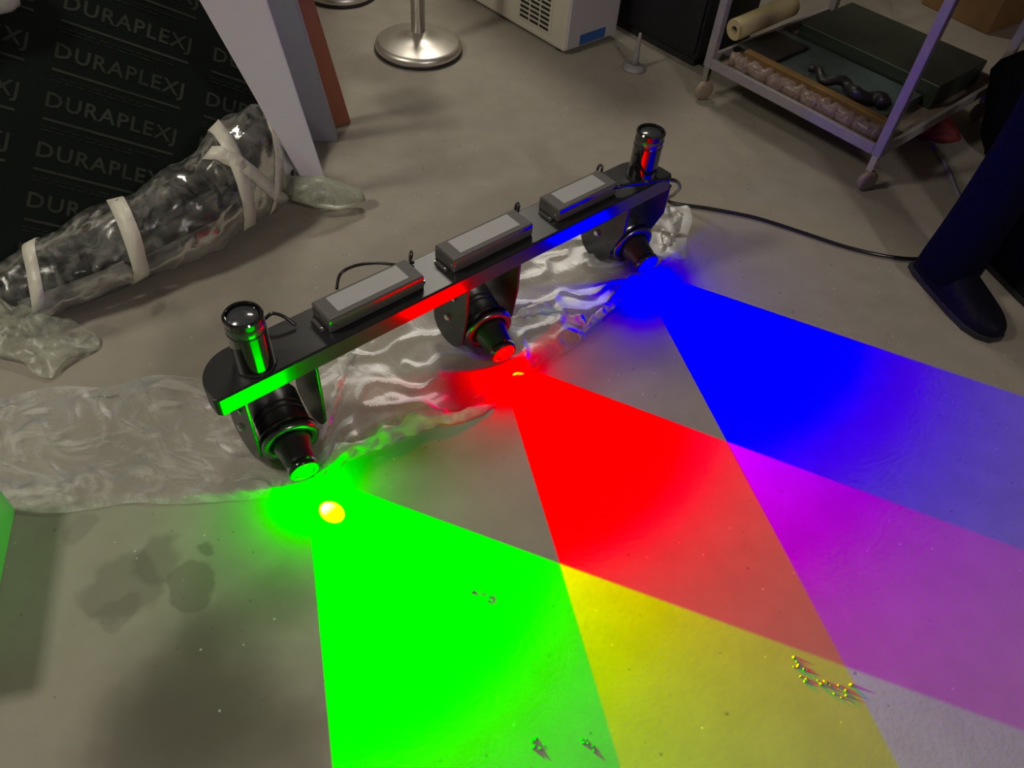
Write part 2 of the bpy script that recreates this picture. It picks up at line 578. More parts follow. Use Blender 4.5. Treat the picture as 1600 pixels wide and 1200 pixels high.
LENS = []
LENS_PX = {'green': (475, 735), 'red': (787, 551), 'blue': (1012, 412)}
to_bar = bar_root.matrix_basis.inverted()
TOE = rad(11)
TIP_Z = 0.066
AX = Vector((-math.sin(TOE), -math.cos(TOE), -0.14)).normalized()      # lamp axis: forward, a little down
for (u, colr) in LAMPS:
    tip = to_bar @ at(*LENS_PX[colr], TIP_Z)
    back = -AX
    piv = tip + back * 0.155
    x, zp = piv.x, piv.z
    # yoke: bridge plate with two cheeks
    yk = obj('yoke', box((x - 0.082, -0.048, ZB - 0.008), (x + 0.082, 0.054, ZB)), 'black_satin', bar_root, bevel=0.002)
    for s in (-1, 1):
        p = [(-0.046, ZB), (0.052, ZB), (0.066, 0.150), (0.070, 0.100)]
        for k in range(9):
            a = rad(5 - 190 * k / 8)
            p.append((piv.y + 0.060 * math.cos(a), zp - 0.018 + 0.060 * math.sin(a)))
        p += [(-0.046, 0.150)]
        xa = x + s * 0.078
        obj('cheek', add_prism(bmesh.new(), p, 'x', xa - 0.003, xa + 0.003), 'black_satin', yk, bevel=0.001)
        obj('bolt', add_lathe(bmesh.new(), [(0, 0), (0.0095, 0), (0.0095, 0.005), (0.007, 0.008), (0, 0.008)], 6, (xa + s * 0.003, piv.y, zp + 0.012), (s, 0, 0)), 'steel', yk)
        obj('bolt', add_lathe(bmesh.new(), [(0, 0), (0.006, 0), (0.006, 0.004), (0, 0.005)], 6, (xa + s * 0.003, piv.y - 0.022, zp + 0.085), (s, 0, 0)), 'steel', yk)

    def L_(prof, n=40):
        return add_lathe(bmesh.new(), prof, n, tip, back)
    # lamp head: body, front ring, barrel and lens along the axis; h = 0 at the lens
    prof = [(0, 0.080), (0.050, 0.080), (0.052, 0.086), (0.054, 0.110), (0.054, 0.128), (0.051, 0.130), (0.051, 0.134), (0.054, 0.136), (0.054, 0.142), (0.051, 0.144), (0.051, 0.148), (0.054, 0.150), (0.054, 0.190), (0.046, 0.206), (0, 0.206)]
    head = obj('lamp_head', L_(prof), 'black_satin', bar_root, smooth=True)
    head.modifiers.new('split', 'EDGE_SPLIT').split_angle = rad(40)
    head['label'] = colr + ' projector lamp lying low and facing forward'
    obj('front_ring', L_([(0.041, 0.078), (0.043, 0.070), (0.056, 0.069), (0.060, 0.071), (0.0625, 0.076), (0.0625, 0.092), (0.060, 0.096), (0.050, 0.098)], 48), 'black_ring', head, smooth=True)
    obj('barrel', L_([(0, 0.006), (0.030, 0.006), (0.032, 0.014), (0.034, 0.040), (0.040, 0.062), (0.043, 0.080), (0, 0.080)]), 'black_satin', head, smooth=True)
    obj('lens_rim', L_([(0.0215, 0.007), (0.0215, -0.001), (0.0240, -0.004), (0.0310, -0.004), (0.0330, 0.0), (0.0330, 0.012), (0.0215, 0.012)]), 'black_gloss', head, smooth=True)
    obj('lens', L_([(0, -0.0130), (0.006, -0.0122), (0.012, -0.0095), (0.017, -0.0050), (0.0205, 0.0005), (0.0215, 0.004), (0.0215, 0.007), (0, 0.007)], 32), 'lens_' + colr[0], head, smooth=True)
    tw = bar_root.matrix_basis @ (tip + AX * 0.0165)
    LENS.append((Vector(tw), colr))

# ------------------------------------------------------------------ the three projected fans of light
BEAMS = {
    'green': dict(l=((483, 790), (520, 1200)), r=((700, 818), (1330, 1045)), near=((470, 772), (600, 765)), spot=(515, 797),
                  col=(-0.14, 1.0, -0.15), hot=(0.95, 0.8, 0.33), k=1.0),
    'red': dict(l=((803, 640), (970, 1200)), r=((930, 615), (1600, 860)), near=((770, 600), (900, 575)), spot=(815, 595),
                col=(1.0, -0.15, -0.11), hot=(0.2, 0.10, 0.0), k=0.72),
    'blue': dict(l=((1018, 465), (1405, 1200)), r=((1180, 480), (1600, 620)), near=((980, 448), (1120, 432)), spot=None,
                 col=(-0.10, -0.15, 1.0), hot=(0, 0, 0), k=1.5),
}
POW = 128.0
SPILL = 0.0023


def beam(pos, colr):
    B = BEAMS[colr]
    d = bpy.data.lights.new('%s_projector_light' % colr, 'POINT')
    d.energy = POW * B['k']
    d.shadow_soft_size = 0.0015
    d.use_nodes = True
    N, L = d.node_tree.nodes, d.node_tree.links
    em = N['Emission']
    geo = N.new('ShaderNodeNewGeometry')
    inc = geo.outputs['Incoming']

    def math_(op, a, b=None, c=None, clamp=False):
        m = N.new('ShaderNodeMath')
        m.operation = op
        m.use_clamp = clamp
        for i, v in enumerate((a, b, c)):
            if v is None:
                continue
            if isinstance(v, (int, float)):
                m.inputs[i].default_value = v
            else:
                L.new(v, m.inputs[i])
        return m.outputs[0]

    def dot(n):
        v = N.new('ShaderNodeVectorMath')
        v.operation = 'DOT_PRODUCT'
        L.new(inc, v.inputs[0])
        v.inputs[1].default_value = n
        return v.outputs['Value']

    def side(pa, pb, inside, soft):
        a, b = at(*pa), at(*pb)
        n = (a - pos).cross(b - pos).normalized()
        if n.dot(inside - pos) < 0:
            n = -n
        mr = N.new('ShaderNodeMapRange')
        mr.interpolation_type = 'SMOOTHSTEP'
        mr.inputs['From Min'].default_value = -soft
        mr.inputs['From Max'].default_value = soft
        L.new(dot(n), mr.inputs['Value'])
        return mr.outputs['Result']
    inside = (at(*B['l'][1]) + at(*B['r'][1])) * 0.5
    m = math_('MULTIPLY', side(*B['l'], inside, 0.004), side(*B['r'], inside, 0.004))
    m = math_('MULTIPLY', m, side(*B['near'], inside, 0.06))
    # the optics throw more light far out than close by (elevation s = sine below the horizontal)
    s = math_('MAXIMUM', dot((0, 0, -1)), 0.004)
    prof = math_('POWER', s, -0.5)
    prof = math_('MINIMUM', prof, 40.0)
    up_cut = math_('GREATER_THAN', dot((0, 0, -1)), 0.004)
    m = math_('MULTIPLY', math_('MULTIPLY', m, prof), up_cut)
    m = math_('ADD', m, SPILL * 10)
    rgb = N.new('ShaderNodeVectorMath')
    rgb.operation = 'SCALE'
    rgb.inputs[0].default_value = B['col']
    L.new(m, rgb.inputs['Scale'])
    out = rgb.outputs['Vector']
    if B['spot']:
        c = (at(*B['spot']) - pos).normalized()
        mr = N.new('ShaderNodeMapRange')
        mr.interpolation_type = 'SMOOTHSTEP'
        mr.inputs['From Min'].default_value = math.cos(rad(16))
        mr.inputs['From Max'].default_value = math.cos(rad(11))
        L.new(dot(c), mr.inputs['Value'])
        sc = N.new('ShaderNodeVectorMath')
        sc.operation = 'SCALE'
        sc.inputs[0].default_value = [h * 0.55 for h in B['hot']]
        L.new(mr.outputs['Result'], sc.inputs['Scale'])
        ad = N.new('ShaderNodeVectorMath')
        ad.operation = 'ADD'
        L.new(out, ad.inputs[0])
        L.new(sc.outputs['Vector'], ad.inputs[1])
        out = ad.outputs['Vector']
    L.new(out, em.inputs['Color'])
    em.inputs['Strength'].default_value = 1.0
    o = bpy.data.objects.new(d.name, d)
    COL.objects.link(o)
    o.location = pos
    return o


for pos, colr in LENS:
    beam(pos, colr)

# ------------------------------------------------------------------ power cord of the light bar
cord_pts = []
for px, py, z in ((846, 350, .262), (870, 326, .292), (905, 308, .300), (945, 296, .306), (990, 287, .308), (1035, 281, .300), (1056, 283, .270), (1062, 293, .20), (1054, 303, .11), (1043, 311, .03), (1055, 318, .008),
                  (1110, 326, .007), (1180, 340, .007), (1250, 362, .007), (1320, 385, .007), (1385, 400, .007), (1440, 404, .007), (1500, 396, .007), (1560, 370, .007), (1660, 350, .007)):
    cord_pts.append(at(px, py, z))
path = [to_bar @ p for p in catmull(cord_pts, 10)]
cb = bmesh.new()
add_tube(cb, path, 0.0052, 10)
cord = obj('power_cord', cb, 'cord', bar_root, smooth=True)
cord['label'] = 'black power cord running from the bar end over the floor'
for k in range(6):                 # moulded ribs where the cord lies on the bar
    i = 8 + k * 9
    d = (path[i + 1] - path[i - 1]).normalized()
    obj('cord_rib', add_lathe(bmesh.new(), [(0.0050, -0.006), (0.0068, -0.003), (0.0068, 0.003), (0.0050, 0.006)], 12, path[i], d), 'black_gloss', cord, smooth=True)

loop = catmull([at(526, 452, .285), at(532, 428, .30), at(556, 415, .31), at(590, 411, .31), at(625, 414, .30), at(646, 410, .29)], 8)
obj('lead_loop', add_tube(bmesh.new(), [to_bar @ p for p in loop], 0.0035, 8), 'cord', bar_root, smooth=True)
loop = catmull([at(412, 500, .30), at(425, 490, .315), at(442, 494, .31), at(462, 508, .292)], 8)
obj('lead_loop', add_tube(bmesh.new(), [to_bar @ p for p in loop], 0.0035, 8), 'cord', bar_root, smooth=True)


# ------------------------------------------------------------------ polythene sheets on the floor
def sheet(name, rows, mat, nu, nv, amp, scale, seed, lift=None, base=0.004):
    """grid between pixel polylines (rows run from back to front), crumpled by noise"""
    lines = [catmull([at(*p) for p in r], 12) for r in rows]

    def on(l, t):
        f = t * (len(l) - 1)
        i = min(int(f), len(l) - 2)
        return l[i].lerp(l[i + 1], f - i)
    V, F = [], []
    for j in range(nv + 1):
        tv = j / nv * (len(lines) - 1)
        a = min(int(tv), len(lines) - 2)
        for i in range(nu + 1):
            t = i / nu
            p = on(lines[a], t).lerp(on(lines[a + 1], t), tv - a)
            q = Vector((p.x * scale, p.y * scale, seed))
            edge = min(1.0, 6 * min(i / nu, 1 - i / nu, j / nv, 1 - j / nv) + 0.25)
            n1 = abs(noise.noise(q)) * 1.6
            rid = 1 - abs(noise.noise(q * 2.3 + Vector((5, 2, 1)))) * 2
            n2 = abs(noise.noise(q * 5.1))
            h = base + amp * (0.55 * n1 + 0.45 * max(0, rid) ** 4 + 0.07 * n2) * edge
            if lift:
                h += lift(t, j / nv)
            w = noise.noise_vector(q * 1.3) * 0.012 * (1 if edge > .9 else 2.2)
            V.append((p.x + w.x, p.y + w.y, max(h, 0.002)))
    for j in range(nv):
        for i in range(nu):
            k = j * (nu + 1) + i
            F.append((k, k + 1, k + nu + 2, k + nu + 1))
    return py_obj(name, V, F, mat, smooth=True)


o = sheet('plastic_bag', [[(-60, 625), (40, 612), (180, 600), (320, 590), (400, 620)],
                          [(-50, 690), (60, 670), (200, 660), (330, 660), (430, 700)],
                          [(-20, 765), (100, 750), (230, 745), (350, 745), (450, 752)],
                          [(0, 800), (110, 795), (230, 790), (350, 783), (470, 765)]],
          'film_bag', 150, 64, 0.016, 5.0, 1.7,
          lift=lambda t, v: 0.012 * math.exp(-((v - .78) / .10) ** 2) * max(0, math.sin(t * 6.5)) * (.6 + .6 * noise.noise(Vector((t * 30, v * 9, 0)))))
tag(o, 'crinkled clear plastic bag lying flat left of the green lamp', 'plastic bag')
o2 = sheet('plastic_sheet', [[(455, 640), (560, 520), (690, 445), (800, 395), (900, 350), (1000, 330), (1068, 322)],
                             [(470, 690), (590, 590), (700, 530), (810, 470), (930, 420), (1010, 370), (1072, 352)],
                             [(480, 735), (590, 650), (720, 600), (840, 540), (940, 470), (1020, 405), (1075, 385)],
                             [(488, 745), (610, 690), (722, 656), (800, 618), (945, 500), (1025, 425), (1072, 405)]],
           'film_sheet', 170, 56, 0.024, 5.0, 4.2,
           lift=lambda t, v: 0.028 * max(0, v - .55) / .45 * max(0.0, math.sin(t * 9.0 + 0.4)) * (1 - 0.5 * max(0, v - .85) / .15))
tag(o2, 'rumpled clear plastic sheet spread under the three lamps', 'plastic sheet')

def fold(path_px, h, name, parent, seed):
    """standing crease of a sheet: a ribbon that rises from the floor along a path"""
    pts_ = catmull([at(*p) for p in path_px], 14)
    V, F, nv = [], [], 8
    for i, p in enumerate(pts_):
        t = i / (len(pts_) - 1)
        d = (pts_[min(i + 1, len(pts_) - 1)] - pts_[max(i - 1, 0)]).normalized()
        nrm = Vector((-d.y, d.x, 0))
        hh = h * (math.sin(math.pi * min(1, t * .92 + .06)) ** .6) * (.75 + .5 * noise.noise(Vector((t * 7, seed, 0))))
        for j in range(nv + 1):
            v = j / nv
            wv = .010 * noise.noise(Vector((t * 16, v * 3, seed)))
            V.append(p + nrm * (hh * 0.9 * v * v + wv) + Vector((0, 0, .002 + hh * math.sin(v * 2.0))))
    for i in range(len(pts_) - 1):
        for j in range(nv):
            k = i * (nv + 1) + j
            F.append((k, k + 1, k + nv + 2, k + nv + 1))
    return py_obj(name, V, F, 'film_fold', parent, smooth=True)


fold([(496, 752), (530, 730), (575, 708), (620, 690), (672, 670), (728, 657), (775, 634)], .042, 'raised_fold', o2, 2.0)
fold([(505, 690), (525, 640), (540, 600), (552, 560), (560, 535)], .030, 'raised_fold', o2, 5.0)
fold([(800, 505), (840, 492), (890, 505), (920, 515)], .030, 'raised_fold', o2, 9.0)
fold([(905, 530), (930, 505), (960, 480), (990, 452)], .022, 'raised_fold', o2, 12.0)
fold([(1025, 412), (1045, 390), (1060, 360), (1066, 335)], .030, 'raised_fold', o2, 15.0)

# ------------------------------------------------------------------ wrapped bundle
bun = thing('wrapped_bundle', 'long bundle wrapped in clear plastic with white tape bands, lying on floor', 'bundle', UW(0.4, -1.75), rad(45))
inv = bun.matrix_basis.inverted()
PROF = [(-0.02, .045, .050), (0.05, .085, .075), (0.18, .100, .090), (0.36, .105, .105), (0.52, .110, .120), (0.68, .110, .145), (0.78, .090, .150), (0.835, .060, .100), (0.865, .035, .05)]


def prof(u):
    for a, b in zip(PROF, PROF[1:]):
        if a[0] <= u <= b[0]:
            t = (u - a[0]) / (b[0] - a[0])
            t = t * t * (3 - 2 * t)
            return a[1] + (b[1] - a[1]) * t, a[2] + (b[2] - a[2]) * t
    return PROF[-1][1:]


def bend(u):
    """the far end of the bundle curves back behind the foot of the lavender board"""
    t = min(max((u - 0.50) / 0.36, 0), 1)
    return 0.085 * t * t * (3 - 2 * t)


def bsurf(u, phi, k=1.0, rough=1.0):
    hw, hz = prof(min(max(u, PROF[0][0]), PROF[-1][0]))
    c, s = math.cos(phi), math.sin(phi)
    q = Vector((u * 9, c * 1.3, s * 1.3))
    n = 1 + rough * (0.16 * noise.noise(q) + 0.10 * abs(noise.noise(q * 2.7)) - 0.03)
    y = -c * hw * n * k                       # local y = -w; phi = 0 faces the viewer
    z = hz + s * hz * n * k
    return Vector((u - 0.4, y + 0.02 + bend(u), max(z, 0.003)))


def ring_surf(name, u0, u1, nu, nphi, mat, k):
    V, F = [], []
    for i in range(nu + 1):
        u = u0 + (u1 - u0) * i / nu
        for j in range(nphi):
            V.append(bsurf(u, 2 * math.pi * j / nphi, k))
    for i in range(nu):
        for j in range(nphi):
            a, b = i * nphi + j, i * nphi + (j + 1) % nphi
            F.append((a, b, b + nphi, a + nphi))
    F.append(tuple(range(nphi))[::-1])
    F.append(tuple(nu * nphi + j for j in range(nphi)))
    return py_obj(name, V, F, mat, bun, smooth=True)


wrap = ring_surf('plastic_wrap', -0.02, 0.865, 80, 56, 'film', 1.0)


def band(u0, slope, width, p0=-60, p1=200, curl=0.0):
    """tape strip round the bundle; slope shifts it along the bundle as it climbs"""
    n = 26
    V, F = [], []
    for i in range(n + 1):
        ph = rad(p0 + (p1 - p0) * i / n)
        u = u0 + slope * (ph - rad(40)) + curl * math.sin(ph)
        for s in (-.5, .5):
            V.append(bsurf(u + s * width, ph, 1.035))
    for i in range(n):
        F.append((2 * i, 2 * i + 1, 2 * i + 3, 2 * i + 2))
    o = py_obj('tape_band', V, F, 'tape', bun, smooth=True)
    m = o.modifiers.new('solid', 'SOLIDIFY')
    m.thickness = 0.0015
    return o


band(0.335, 0.015, 0.040)
band(0.645, 0.006, 0.040)
band(0.655, -0.085, 0.036, -50, 82)
band(0.80, 0.03, 0.045, 30, 160)
band(0.80, 0.05, 0.035, -45, 60)
band(0.10, 0.03, 0.030, 0, 140)
# what the film shows of the contents: dark and grey tubes, a red piece
for (pts_, r, mt) in (([(0.02, .0, .06), (0.35, .02, .085), (0.60, .0, .12)], .034, 'dark_part'),
                      ([(0.05, -.04, .045), (0.40, -.045, .05), (0.78, -.04, .07)], .030, 'grey_part'),
                      ([(0.10, .03, .10), (0.45, .035, .15), (0.80, .03, .20)], .030, 'dark_part'),
                      ([(0.30, -.055, .11), (0.55, -.05, .13), (0.82, -.04, .11)], .024, 'dark_part'),
                      ([(0.60, -.02, .20), (0.80, .0, .23)], .030, 'grey_part'),
                      ([(0.80, .0, .03), (0.77, .01, .25)], .022, 'dark_part')):
    loc = [Vector((a - 0.4, b + 0.02 + bend(a), c)) for a, b, c in pts_]
    obj('tube', add_tube(bmesh.new(), catmull(loc, 6) if len(loc) > 2 else loc, r, 16), mt, bun, smooth=True)
rb = bmesh.new()
add_box(rb, (0.485 - .4, -0.082 + .02, .055), (0.545 - .4, -0.055 + .02, .095))
obj('red_clip', rb, 'red_part', bun, bevel=0.008)
# gathered right-hand end of the film
obj('film_knot', add_tube(bmesh.new(), [Vector((.80 - .4, .0, .09)), Vector((.86 - .4, -.03, .07)), Vector((.91 - .4, -.055, .05)), Vector((.95 - .4, -.07, .040)), Vector((.975 - .4, -.075, .045))], lambda t: .034 + .012 * math.sin(t * 5), 18), 'film_tail', bun, smooth=True)
# flared tail on the left
V, F = [], []
rows = [[at(-25, 455, .10), at(18, 478, .09), at(40, 480, .085), at(70, 492, .065), at(105, 500, .05)],
        [at(-25, 500, .06), at(10, 515, .05), at(50, 520, .05), at(95, 520, .04), at(150, 525, .012)],
        [at(-20, 545, .03), at(15, 545, .03), at(50, 552, .025), at(90, 548, .03), at(150, 545, .008)],
        [at(10, 560, .01), at(35, 565, .02), at(55, 585, .006), at(82, 590, .008), at(100, 565, .006)]]
lines = [catmull(r, 8) for r in rows]
nc = len(lines[0])
cols = [catmull([l[i] for l in lines], 8) for i in range(nc)]
nr = len(cols[0])
for c in cols:
    for p in c:
        q = p * 22
        V.append(inv @ (p + Vector((0, 0, abs(noise.noise(q)) * .022))))
for i in range(nc - 1):
    for j in range(nr - 1):
        k = i * nr + j
        F.append((k, k + 1, k + nr + 1, k + nr))
py_obj('film_tail', V, F, 'film_tail', bun, smooth=True)

# ------------------------------------------------------------------ leaning black board with its print
TILT = rad(44)
bn = Vector((S2 * math.cos(TILT), -S2 * math.cos(TILT), math.sin(TILT)))     # faces the viewer and up
bu = Vector((S2, S2, 0))
bv = bn.cross(bu)
if bv.z < 0:
    bv = -bv
BW = -1.875
bp = UW(0.3, BW, 0.0)
BM = Matrix((bu, bv, bn)).transposed().to_4x4()
BM.translation = bp
brd = thing('printed_board', 'leaning black board printed with rows of DURAPLEX lettering', 'board', bp)
brd.matrix_world = BM
binv = BM.inverted()
obj('sheet', box((-1.30, 0.0, -0.020), (0.66, 1.24, 0)), 'board_black', brd, bevel=0.001)


def on_board(x, y):
    return binv @ ray_plane(x, y, bp, bn)


def text_mesh(body, size):
    c = bpy.data.curves.new('t', 'FONT')
    c.body = body
    c.size = size
    c.resolution_u = 2
    c.offset = 0.018
    c.space_character = 1.12
    o = bpy.data.objects.new('t', c)
    COL.objects.link(o)
    dg = bpy.context.evaluated_depsgraph_get()
    me = bpy.data.meshes.new_from_object(o.evaluated_get(dg))
    bpy.data.objects.remove(o)
    return me


# print grid from two corners of the best-read row
pA, pB = on_board(52, 262), on_board(250, 312)          # underline of the fourth row
pC = on_board(60, 182)                                   # underline of the third row
ex = (pB - pA)
ex.z = 0
RW = ex.length / 0.93
ex.normalize()
ey = Vector((-ex.y, ex.x, 0))
PITCH_R = (pC - pA).dot(ey)
word = text_mesh('DURAPLEXJ', 1.0)
xs = [v.co.x for v in word.vertices]
ys = [v.co.y for v in word.vertices]
ww, wh = max(xs) - min(xs), max(ys) - min(ys)
for v in word.vertices:
    v.co = ((v.co.x - min(xs)) / ww, (v.co.y - min(ys)) / wh, 0)
word.name = 'lettering'
word.materials.append(M['board_print'])
fine = text_mesh('000 00 000000 0000 00000', 1.0)


def mat3(o_, sx, sy):
    m = Matrix(((ex.x * sx, ey.x * sy, 0, o_.x), (ex.y * sx, ey.y * sy, 0, o_.y), (0, 0, 1, o_.z), (0, 0, 0, 1)))
    return m


bar_me = bpy.data.meshes.new('rule')
bar_me.from_pydata([(0, 0, 0), (1, 0, 0), (1, 1, 0), (0, 1, 0)], [], [(0, 1, 2, 3)])
bar_me.materials.append(M['board_print'])
fine_me = bpy.data.meshes.new('fine_print')
fv, ff = [], []
rnd = random.Random(3)
for ln in range(2):
    xx = 0.0
    while xx < 0.62 + 0.25 * (ln == 0):
        L_w = rnd.uniform(.02, .10)
        b = len(fv)
        fv += [(xx, -ln * 1.0, 0), (xx + L_w, -ln * 1.0, 0), (xx + L_w, .55 - ln * 1.0, 0), (xx, .55 - ln * 1.0, 0)]
        ff.append((b, b + 1, b + 2, b + 3))
        xx += L_w + .018
fine_me.from_pydata(fv, [], ff)
fine_me.materials.append(M['board_fine'])
BX0, BX1, BY0, BY1 = -1.29, 0.65, 0.01, 1.23
for colm in (-2, -1, 0, 1):
    for row in range(-5, 8):
        o_ = pA + ex * (colm * RW * 1.16) + ey * (row * PITCH_R)
        for nm, me, dy, sx, sy in (('lettering', word, .14, RW * .97, PITCH_R * .40), ('rule', bar_me, -.03, RW * .97, PITCH_R * .050), ('fine_print', fine_me, -.17, RW, PITCH_R * .07)):
            oo = o_ + ey * (dy * PITCH_R)
            oo.z = 0.0008
            bm = bmesh.new()
            bm.from_mesh(me)
            bmesh.ops.transform(bm, matrix=mat3(oo, sx, sy), verts=bm.verts)
            for co, no in (((BX0, 0, 0), (-1, 0, 0)), ((BX1, 0, 0), (1, 0, 0)), ((0, BY0, 0), (0, -1, 0)), ((0, BY1, 0), (0, 1, 0))):
                bmesh.ops.bisect_plane(bm, geom=bm.verts[:] + bm.edges[:] + bm.faces[:], plane_co=co, plane_no=no, clear_outer=True)
            if not bm.faces:
                bm.free()
                continue
            m2 = bpy.data.meshes.new(nm)
            bm.to_mesh(m2)
            bm.free()
            m2.materials.append(me.materials[0])
            t = bpy.data.objects.new(nm, m2)
            COL.objects.link(t)
            t.parent = brd


# ------------------------------------------------------------------ three narrow boards leaning on the black one
def leaning(name, label, foot_a, foot_b, top_a, top_b, lean_w, thick, mat, zt):
    """tapered board: its face runs from two floor points to two points seen at height zt, a straight run extended upward"""
    a, b = at(*foot_a), at(*foot_b)
    c, d = at(*top_a, zt), at(*top_b, zt)
    n = (b - a).cross(c - a).normalized()
    if n.dot(Vector((0, 0, 1.4)) - a) < 0:
        n = -n
    # keep all four in one plane
    d = d - n * (d - a).dot(n)
    k = 1.25
    c, d = a + (c - a) * k, b + (d - b) * k
    V = [a, b, d, c] + [p - n * thick for p in (a, b, d, c)]
    mz = min(v.z for v in V)
    V = [v - Vector((0, 0, mz)) + Vector((0, 0, 0.0005)) for v in V]
    o = py_obj(name, V, [(0, 1, 2, 3), (7, 6, 5, 4), (0, 4, 5, 1), (1, 5, 6, 2), (2, 6, 7, 3), (3, 7, 4, 0)], mat)
    m = o.modifiers.new('bevel', 'BEVEL')
    m.width = .003
    return tag(o, label, 'board')


leaning('tapered_board', 'pale lavender tapered board leaning in front of the black board', (489, 312), (517, 308), (311, 0), (416, 0), 0, .035, 'lavender', .62)
leaning('narrow_board', 'slate grey narrow board leaning between lavender and red-brown boards', (478, 222), (528, 222), (400, 0), (462, 0), 0, .03, 'slate', .50)
leaning('narrow_board', 'red-brown narrow board leaning furthest right of the three boards', (506, 205), (549, 192), (450, 0), (498, 0), 0, .03, 'terracotta', .46)


# ------------------------------------------------------------------ stanchions
def stanchion(c, r, label, sc=1.0):
    t = thing('stanchion_post', label, 'stanchion', c, 0, 'chrome stanchions at the back')
    obj('base', add_lathe(bmesh.new(), [(0, 0), (r * .96, 0), (r, .006), (r, .024), (r * .97, .034), (r * .90, .040), (r * .55, .050), (r * .25, .064), (r * .17, .075), (0, .075)], 56), 'chrome', t, smooth=True)
    obj('base_rim', add_lathe(bmesh.new(), [(r * .985, .0), (r * 1.02, .004), (r * 1.02, .012), (r * .985, .016)], 56), 'rubber', t, smooth=True)
    obj('post', add_lathe(bmesh.new(), [(0, .07), (.0265, .07), (.0265, .90), (0, .90)], 28), 'chrome', t, smooth=True)
    obj('post_head', add_lathe(bmesh.new(), [(0, .90), (.032, .90), (.034, .91), (.034, .96), (.028, .975), (0, .98)], 28), 'chrome', t, smooth=True)
    return t


stanchion(at(654, 70, .02) * 1.0 - Vector((0, 0, .02)), .165, 'chrome stanchion with round base standing left of the cream appliance')
stanchion(at(532, -10), .15, 'chrome stanchion base cut off by the top edge behind the boards')

# ------------------------------------------------------------------ cream appliance
cu, cw = uw_of(at(880, 88))
app = thing('appliance', 'cream box-shaped appliance with side vent and blue sticker', 'appliance', UW(cu, cw), rad(45))
ainv = app.matrix_basis.inverted()
obj('case', box((0.0, 0.0, 0.012), (0.29, 0.78, 0.80)), 'cream', app, bevel=0.012, seg=3)
obj('front_panel', box((0.008, -0.006, 0.022), (0.282, 0.002, 0.79)), 'lilac', app, bevel=0.003)
for x in (0.03, 0.25):
    for y in (0.05, 0.73):
        obj('foot', add_lathe(bmesh.new(), [(0, 0), (.016, 0), (.018, .013), (0, .013)], 12, (x, y, 0)), 'rubber', app)
pl0 = UW(cu, cw)
nU = Vector((-S2, -S2, 0))
nW = Vector((S2, -S2, 0))


def face_u(x, y):
    return ainv @ ray_plane(x, y, pl0, nU)


def face_w(x, y):
    return ainv @ ray_plane(x, y, pl0, nW)


ga, gb, gd = face_u(812, 26), face_u(858, 52), face_u(866, 2)
gy0, gy1 = gb.y, ga.y
gz0 = gb.z
vent = obj('vent_panel', box((-0.0035, gy0 - .008, gz0 - .004), (0.001, gy1 + .008, gz0 + 0.32)), 'cream', app, bevel=0.0015)
nrow, ncol = 17, 3
slot_me = bpy.data.meshes.new('vent_slot')
sb = box((-0.001, 0, 0), (0.0006, (gy1 - gy0) / ncol - .008, .0105))
sb.to_mesh(slot_me)
sb.free()
slot_me.materials.append(M['dark'])
for r in range(nrow):
    for c in range(ncol):
        so = bpy.data.objects.new('vent_slot', slot_me)
        COL.objects.link(so)
        so.parent = vent
        so.location = (-0.0035, gy0 + .004 + c * (gy1 - gy0) / ncol, gz0 + .006 + r * .0185)
sa, sb_ = face_w(903, 70), face_w(944, 46)
obj('sticker', box((sa.x, -0.0075, sa.z), (sb_.x, -0.0055, max(sb_.z, sa.z + .04))), 'blue_label', app)

# ------------------------------------------------------------------ dark cabinet behind, small metal spike stand
ku, kw = uw_of(at(968, 66))
ku2, kw2 = uw_of(at(1088, 122))
cab = thing('black_cabinet', 'black cabinet in the shade between appliance and trolley', 'cabinet', UW(2.50, -2.02), rad(45))
obj('case', box((0, -0.34, 0.04), (0.34, 0.60, 0.85)), 'black_board', cab, bevel=.004)
obj('door', box((-0.012, -0.33, 0.06), (0, 0.12, 0.83)), 'black_board', cab, bevel=.003)
obj('plinth', box((0.02, -0.32, 0), (0.32, 0.58, 0.04)), 'dark', cab)
st = thing('spike_stand', 'small grey metal spike on a flat base beside the cabinet', 'stand', at(990, 108))
obj('base', add_lathe(bmesh.new(), [(0, 0), (.042, 0), (.044, .004), (.040, .012), (.016, .020), (0, .020)], 24), 'cart', st, smooth=True)
obj('spike', add_lathe(bmesh.new(), [(0, .018), (.017, .018), (.012, .05), (.007, .12), (.005, .14), (0, .142)], 16), 'cart', st, smooth=True)

# ------------------------------------------------------------------ trolley
ZR = 0.125
qa, qb = at(1094, 104, ZR), at(1377, 246, ZR)
ua, wa = uw_of(qa)
ub, wb = uw_of(qb)
uc = (ua + ub) / 2
CW = wb - wa                     # length along w
CD = 0.80                        # depth along u
cart = thing('trolley', 'worn grey metal trolley with lower tray on castors', 'trolley', UW(uc, wb), rad(45))
cinv = cart.matrix_basis.inverted()
T = 0.030
